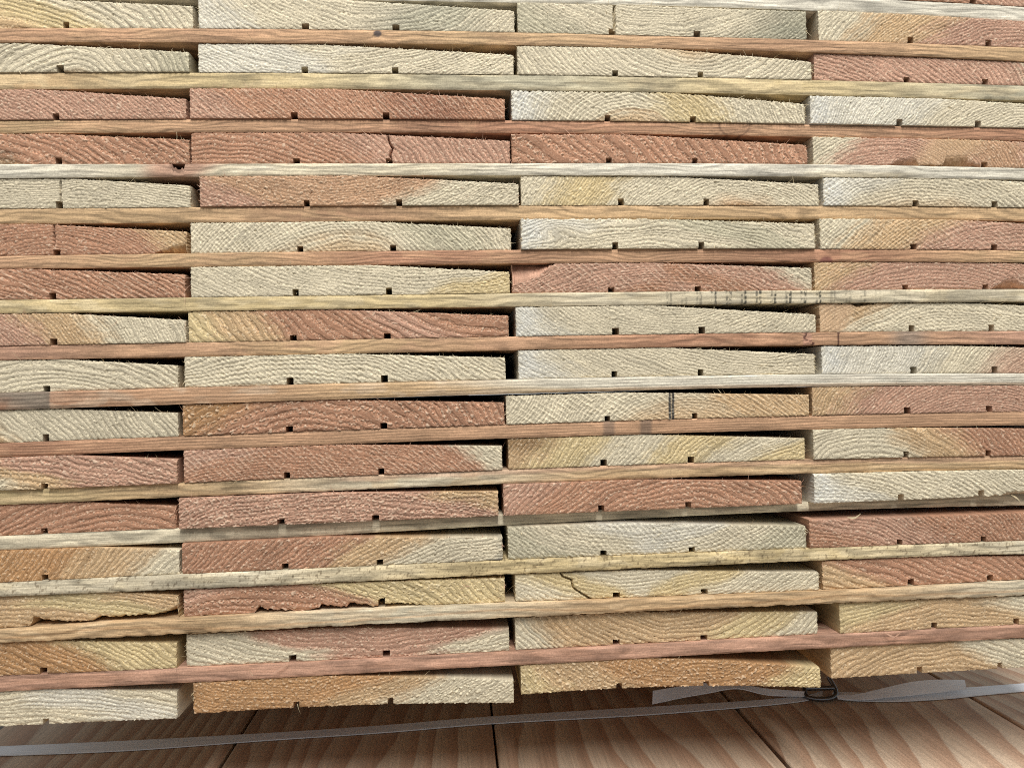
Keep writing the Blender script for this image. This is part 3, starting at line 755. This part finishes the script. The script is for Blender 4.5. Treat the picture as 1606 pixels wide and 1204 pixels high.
    for i in range(nf):
        j = rng.randint(3, nx - 3); onto = rng.rand()
        if onto < 0.55: p = verts[idx[nr - 1, j]] + np.array([0, 0, -0.0002]); d = np.array([rng.normal(0, .7), -rng.uniform(.3, 1.2), rng.uniform(.15, 1.0)])
        elif onto < 0.72: e = rng.choice([1, nx - 2]); p = verts[idx[rng.randint(2, nr - 2), e]]; d = np.array([(-1 if e == 1 else 1)*rng.uniform(.1, .8), -rng.uniform(.4, 1.2), rng.normal(0, .6)])
        else: p = verts[idx[rng.randint(2, nr - 2), j]]; d = np.array([rng.normal(0, 1), -rng.uniform(.15, .6), rng.normal(0, .7)])
        ln = rng.uniform(.0006, .0019) if rng.rand() < 0.93 else rng.uniform(.003, .006)
        ribbon(p + np.array([0, 0.0002, 0]), d, ln, rng.uniform(.00009, .0002), rng.normal(0, .35, 3))
    fme = new_mesh('loose_fibres', fv, fq, np.zeros(len(fq), bool), {}, M_FIBRE_RED if tone(cs).startswith('red') else M_FIBRE)
    fo = link('loose_fibres', fme, o); fo['kind'] = 'stuff'
    return o
board_obj = {rc: build_board(*rc) for rc in BOARDS}

# ------------------------------------------------------------------ package underneath: boards seen from above
seams = [on_floor(343, 1204)[0], on_floor(781, 1204)[0], on_floor(1240, 1204)[0], on_floor(1713, 1204)[0]]
seams = [seams[0] - 0.187*1.0] + seams + [seams[-1] + 0.187]
seams[0] = seams[1] - 0.1895
FLAB = ['darkest floor board under the lower left corner of the stack', 'floor board below the second bottom board, left of the narrow seam',
        'floor board with close curved grain between the two dark seams', 'floor board with tongue-shaped grain below the wire buckle',
        'floor board at the lower right corner beyond the last seam']
def floor_board(i, a, b, gap):
    a += gap; b -= gap; th = 0.019; y0, y1 = -0.06, 1.3; bv = 0.0012; z = FLOOR_Z
    prof = [(a, z - th), (b, z - th), (b, z - bv), (b - bv*.4, z - bv*.35), (b - bv, z), (a + bv, z), (a + bv*.4, z - bv*.35), (a, z - bv)]
    cx = (a + b)/2
    ys = np.linspace(y0, y1, 40)
    v = [(x - cx, y, zz) for y in ys for x, zz in prof]; n = len(prof); q = []
    for k in range(len(ys) - 1):
        for e in range(n): q.append((k*n + e, k*n + (e+1) % n, (k+1)*n + (e+1) % n, (k+1)*n + e))
    for k in (0, len(ys) - 1): q += [(k*n, k*n+1, k*n+2, k*n+7), (k*n+7, k*n+2, k*n+3, k*n+6), (k*n+6, k*n+3, k*n+4, k*n+5)]
    o = link('board', new_mesh('board', v, q, np.zeros(len(q), bool), {}, M_FACE))
    o.location.x = cx
    tag(o, FLAB[i], 'board', 'boards of the package underneath')
gaps = [0.0008, 0.0012, 0.0008, 0.0016, 0.0012, 0.001]
for i in range(5): floor_board(i, seams[i] + (gaps[i] if i else 0), seams[i+1] - gaps[i+1], 0.0)

# dunnage carrying the stack, far under it
low = min(min(v.co.z for v in board_obj[(16, c)].data.vertices) for c in (1, 2, 3, 4))
bx0, bx1, by0, by1, bz0, bz1, cf = -0.37, 0.42, 0.30, 0.39, FLOOR_Z + 0.0003, low - 0.0003, 0.003
pr = [(by0 + cf, bz0), (by1 - cf, bz0), (by1, bz0 + cf), (by1, bz1 - cf), (by1 - cf, bz1), (by0 + cf, bz1), (by0, bz1 - cf), (by0, bz0 + cf)]
bv_ = [(x, y, z) for x in (bx0, bx1) for y, z in pr]
bq_ = [(e, (e + 1) % 8, 8 + (e + 1) % 8, 8 + e) for e in range(8)] + [(o_ + 0, o_ + 1, o_ + 2, o_ + 7) for o_ in (0, 8)] + [(o_ + 7, o_ + 2, o_ + 3, o_ + 6) for o_ in (0, 8)] + [(o_ + 6, o_ + 3, o_ + 4, o_ + 5) for o_ in (0, 8)]
tag(link('bearer', new_mesh('bearer', bv_, bq_, np.zeros(len(bq_), bool), {}, M_FACE)), 'squared timber bearer carrying the stack, deep in the shadow beneath it', 'bearer')

# ------------------------------------------------------------------ strap and buckle
def ribbon_obj(name, left, right, thick, mat):
    left = np.array(left); right = np.array(right); n = len(left)
    up = np.array([0, 0, thick])
    v = np.concatenate([left, right, right + up, left + up]); q = []
    for i in range(n - 1):
        for k in range(4):
            a, b = k*n, ((k+1) % 4)*n; q.append((a + i, a + i + 1, b + i + 1, b + i))
    q += [(0, n, 2*n, 3*n), (n - 1, 2*n - 1, 3*n - 1, 4*n - 1)]
    return new_mesh(name, v, q, np.zeros(len(q), bool), {}, mat)
def at_height(px, py, h): return on_floor(px, py, FLOOR_Z + h)
def smooth(pts, n=60):
    pts = np.array(pts, float); t = np.linspace(0, 1, len(pts)); tt = np.linspace(0, 1, n); out = []
    for k in range(pts.shape[1]):
        p = np.concatenate([[2*pts[0, k] - pts[1, k]], pts[:, k], [2*pts[-1, k] - pts[-2, k]]])
        f = tt*(len(pts) - 1); i = np.minimum(np.floor(f).astype(int), len(pts) - 2); w = f - i
        p0, p1, p2, p3 = p[i], p[i+1], p[i+2], p[i+3]
        out.append(0.5*(2*p1 + (p2 - p0)*w + (2*p0 - 5*p1 + 4*p2 - p3)*w*w + (3*p1 - p0 - 3*p2 + p3)*w**3))
    return np.stack(out, -1)
def strap_from(upper, lower, hu, hl):
    U = smooth([at_height(x, y, h) for (x, y), h in zip(upper, hu)]); Lo = smooth([at_height(x, y, h) for (x, y), h in zip(lower, hl)])
    return U, Lo
root = bpy.data.objects.new('strap', None); scene.collection.objects.link(root)
root.location = (0, 0, 0)
tag(root, 'white woven packing strap with wire buckle across the floor boards', 'strap')
U, Lo = strap_from([(-90, 1175), (0, 1171), (200, 1162), (420, 1150), (600, 1138), (770, 1124), (1000, 1110), (1180, 1099), (1262, 1091), (1290, 1084)],
                   [(-90, 1188), (0, 1185), (200, 1177), (420, 1161), (600, 1149), (770, 1135), (1000, 1122), (1180, 1108), (1262, 1099), (1290, 1090)],
                   [.0015]*10, [.0006]*9 + [.0015])
link('band', ribbon_obj('band', U, Lo, 0.0007, M_STRAP), root)
U, Lo = strap_from([(1305, 1086), (1330, 1086), (1400, 1087), (1480, 1081), (1540, 1077), (1606, 1072), (1690, 1066)],
                   [(1305, 1092), (1330, 1098), (1400, 1100), (1480, 1096), (1540, 1090), (1606, 1084), (1690, 1077)],
                   [.002]*7, [.0006]*7)
link('band', ribbon_obj('band', U, Lo, 0.0007, M_STRAP), root)
def curl(upper, lower, hl, lean):                 # free ends stand on one edge and lean back
    Lo = [at_height(x, y, h) for (x, y), h in zip(lower, hl)]; Up = []
    for (x, y), p, ln in zip(upper, Lo, lean):
        X_, Z_ = on_plane(x, y, p[1] + ln); Up.append((X_, p[1] + ln, Z_))
    return smooth(Up), smooth(Lo)
U, Lo = curl([(1312, 1091), (1345, 1089), (1380, 1081), (1430, 1070), (1470, 1066.5), (1513, 1067)],
             [(1314, 1096), (1350, 1097.5), (1390, 1094), (1440, 1089), (1480, 1084.5), (1516, 1080)],
             [.0025, .003, .0035, .004, .005, .006], [.003, .005, .007, .008, .008, .008])
link('loose_end', ribbon_obj('loose_end', U, Lo, 0.0007, M_STRAP), root)
# second free end folded back to the left
U, Lo = curl([(1024, 1084), (1060, 1078), (1100, 1072), (1150, 1072), (1200, 1080), (1262, 1085)],
             [(1023, 1104), (1070, 1094), (1110, 1087), (1156, 1080), (1205, 1090), (1270, 1092)],
             [.003, .006, .009, .012, .006, .003], [.006, .007, .007, .006, .005, .003])
link('loose_end', ribbon_obj('loose_end', U, Lo, 0.0007, M_STRAP), root)
# wire buckle
cu = bpy.data.curves.new('buckle', 'CURVE'); cu.dimensions = '3D'; cu.bevel_depth = 0.0018; cu.bevel_resolution = 3; cu.use_fill_caps = True
def bpt(x, y, h): return tuple(at_height(x, y, h))
pts = [bpt(1262, 1078, .006), bpt(1262.5, 1086, .0045), bpt(1266, 1092, .0035), bpt(1276, 1095, .003), bpt(1290, 1096, .003), bpt(1303, 1094.5, .003),
       bpt(1311, 1090, .0035), bpt(1311, 1083, .005), bpt(1307, 1074, .008), bpt(1302, 1066, .011), bpt(1299, 1061, .013)]
spn = cu.splines.new('POLY'); cp = smooth(pts, 80); spn.points.add(len(cp) - 1)
for p_, c_ in zip(spn.points, cp): p_.co = (*c_, 1)
sp2 = cu.splines.new('POLY'); cp = smooth([bpt(1263, 1079, .006), bpt(1285, 1078.5, .0065), bpt(1308, 1078, .007)], 10); sp2.points.add(len(cp) - 1)
for p_, c_ in zip(sp2.points, cp): p_.co = (*c_, 1)
tmp = bpy.data.objects.new('tmp', cu); scene.collection.objects.link(tmp)
dg = bpy.context.evaluated_depsgraph_get(); bm_ = bpy.data.meshes.new_from_object(tmp.evaluated_get(dg))
bpy.data.objects.remove(tmp)
bm_.materials.clear(); bm_.materials.append(M_WIRE); bm_.polygons.foreach_set('use_smooth', np.ones(len(bm_.polygons), bool))
link('buckle', bm_, root)

# ------------------------------------------------------------------ splinters lying on the stack
def splinter(pts, w, yo, label, red=False):
    P = smooth([(*on_plane(x, y, yo + d), yo + d) for x, y, d in pts], 14)       # X, Z, Y
    n = len(P); wv = w*np.sin(np.linspace(0.25, math.pi - 0.15, n)); v = []
    for (x, z, y), ww in zip(P, wv):
        v += [(x, y - ww*.6, z - ww), (x + ww*.3, y - ww*.8, z + ww), (x, y + ww*.5, z + ww*.4)]
    q = []
    for i in range(n - 1):
        for k in range(3): q.append((i*3 + k, i*3 + (k+1) % 3, (i+1)*3 + (k+1) % 3, (i+1)*3 + k))
    o = link('wood_splinter', new_mesh('wood_splinter', v, q, np.zeros(len(q), bool), {}, M_FIBRE_RED if red else M_FIBRE))
    tag(o, label, 'splinter', 'splinters caught on the stack')
splinter([(428, 1055, -.002), (441, 1047, -.0025), (455, 1039, -.002)], .0006, -.0015, 'thin slanting splinter on the pink strip left of centre', True)
splinter([(1388, 992, -.002), (1398, 997, -.003), (1409, 1001, -.002)], .0006, -.0015, 'splinter slanting down on the pink strip at right, left one of a crossing pair', True)
splinter([(1402, 999, -.003), (1408, 995, -.0035), (1414, 990, -.002)], .0004, -.0015, 'short splinter slanting up on the pink strip at right, crossing a longer one', True)
splinter([(1329, 811, -.001), (1340, 811.5, -.0025), (1350, 805, -.002)], .0006, 0.0, 'curled white shaving on top of the dark red board at right')
splinter([(906, 308, -.002), (906.5, 330, -.003), (905, 341, -.001)], .00018, 0.0, 'fine upright hair of wood across the wavy brown strip')
splinter([(1586, 776, -.001), (1593, 780, -.003), (1600, 786, -.002)], .0005, 0.0, 'small splinter hanging under the pale board at the right edge')
splinter([(1046, 348, -.001), (1052, 340, -.003), (1057, 335, -.003)], .0003, 0.0, 'short splinter standing up from the grey-white board over the wavy brown strip')
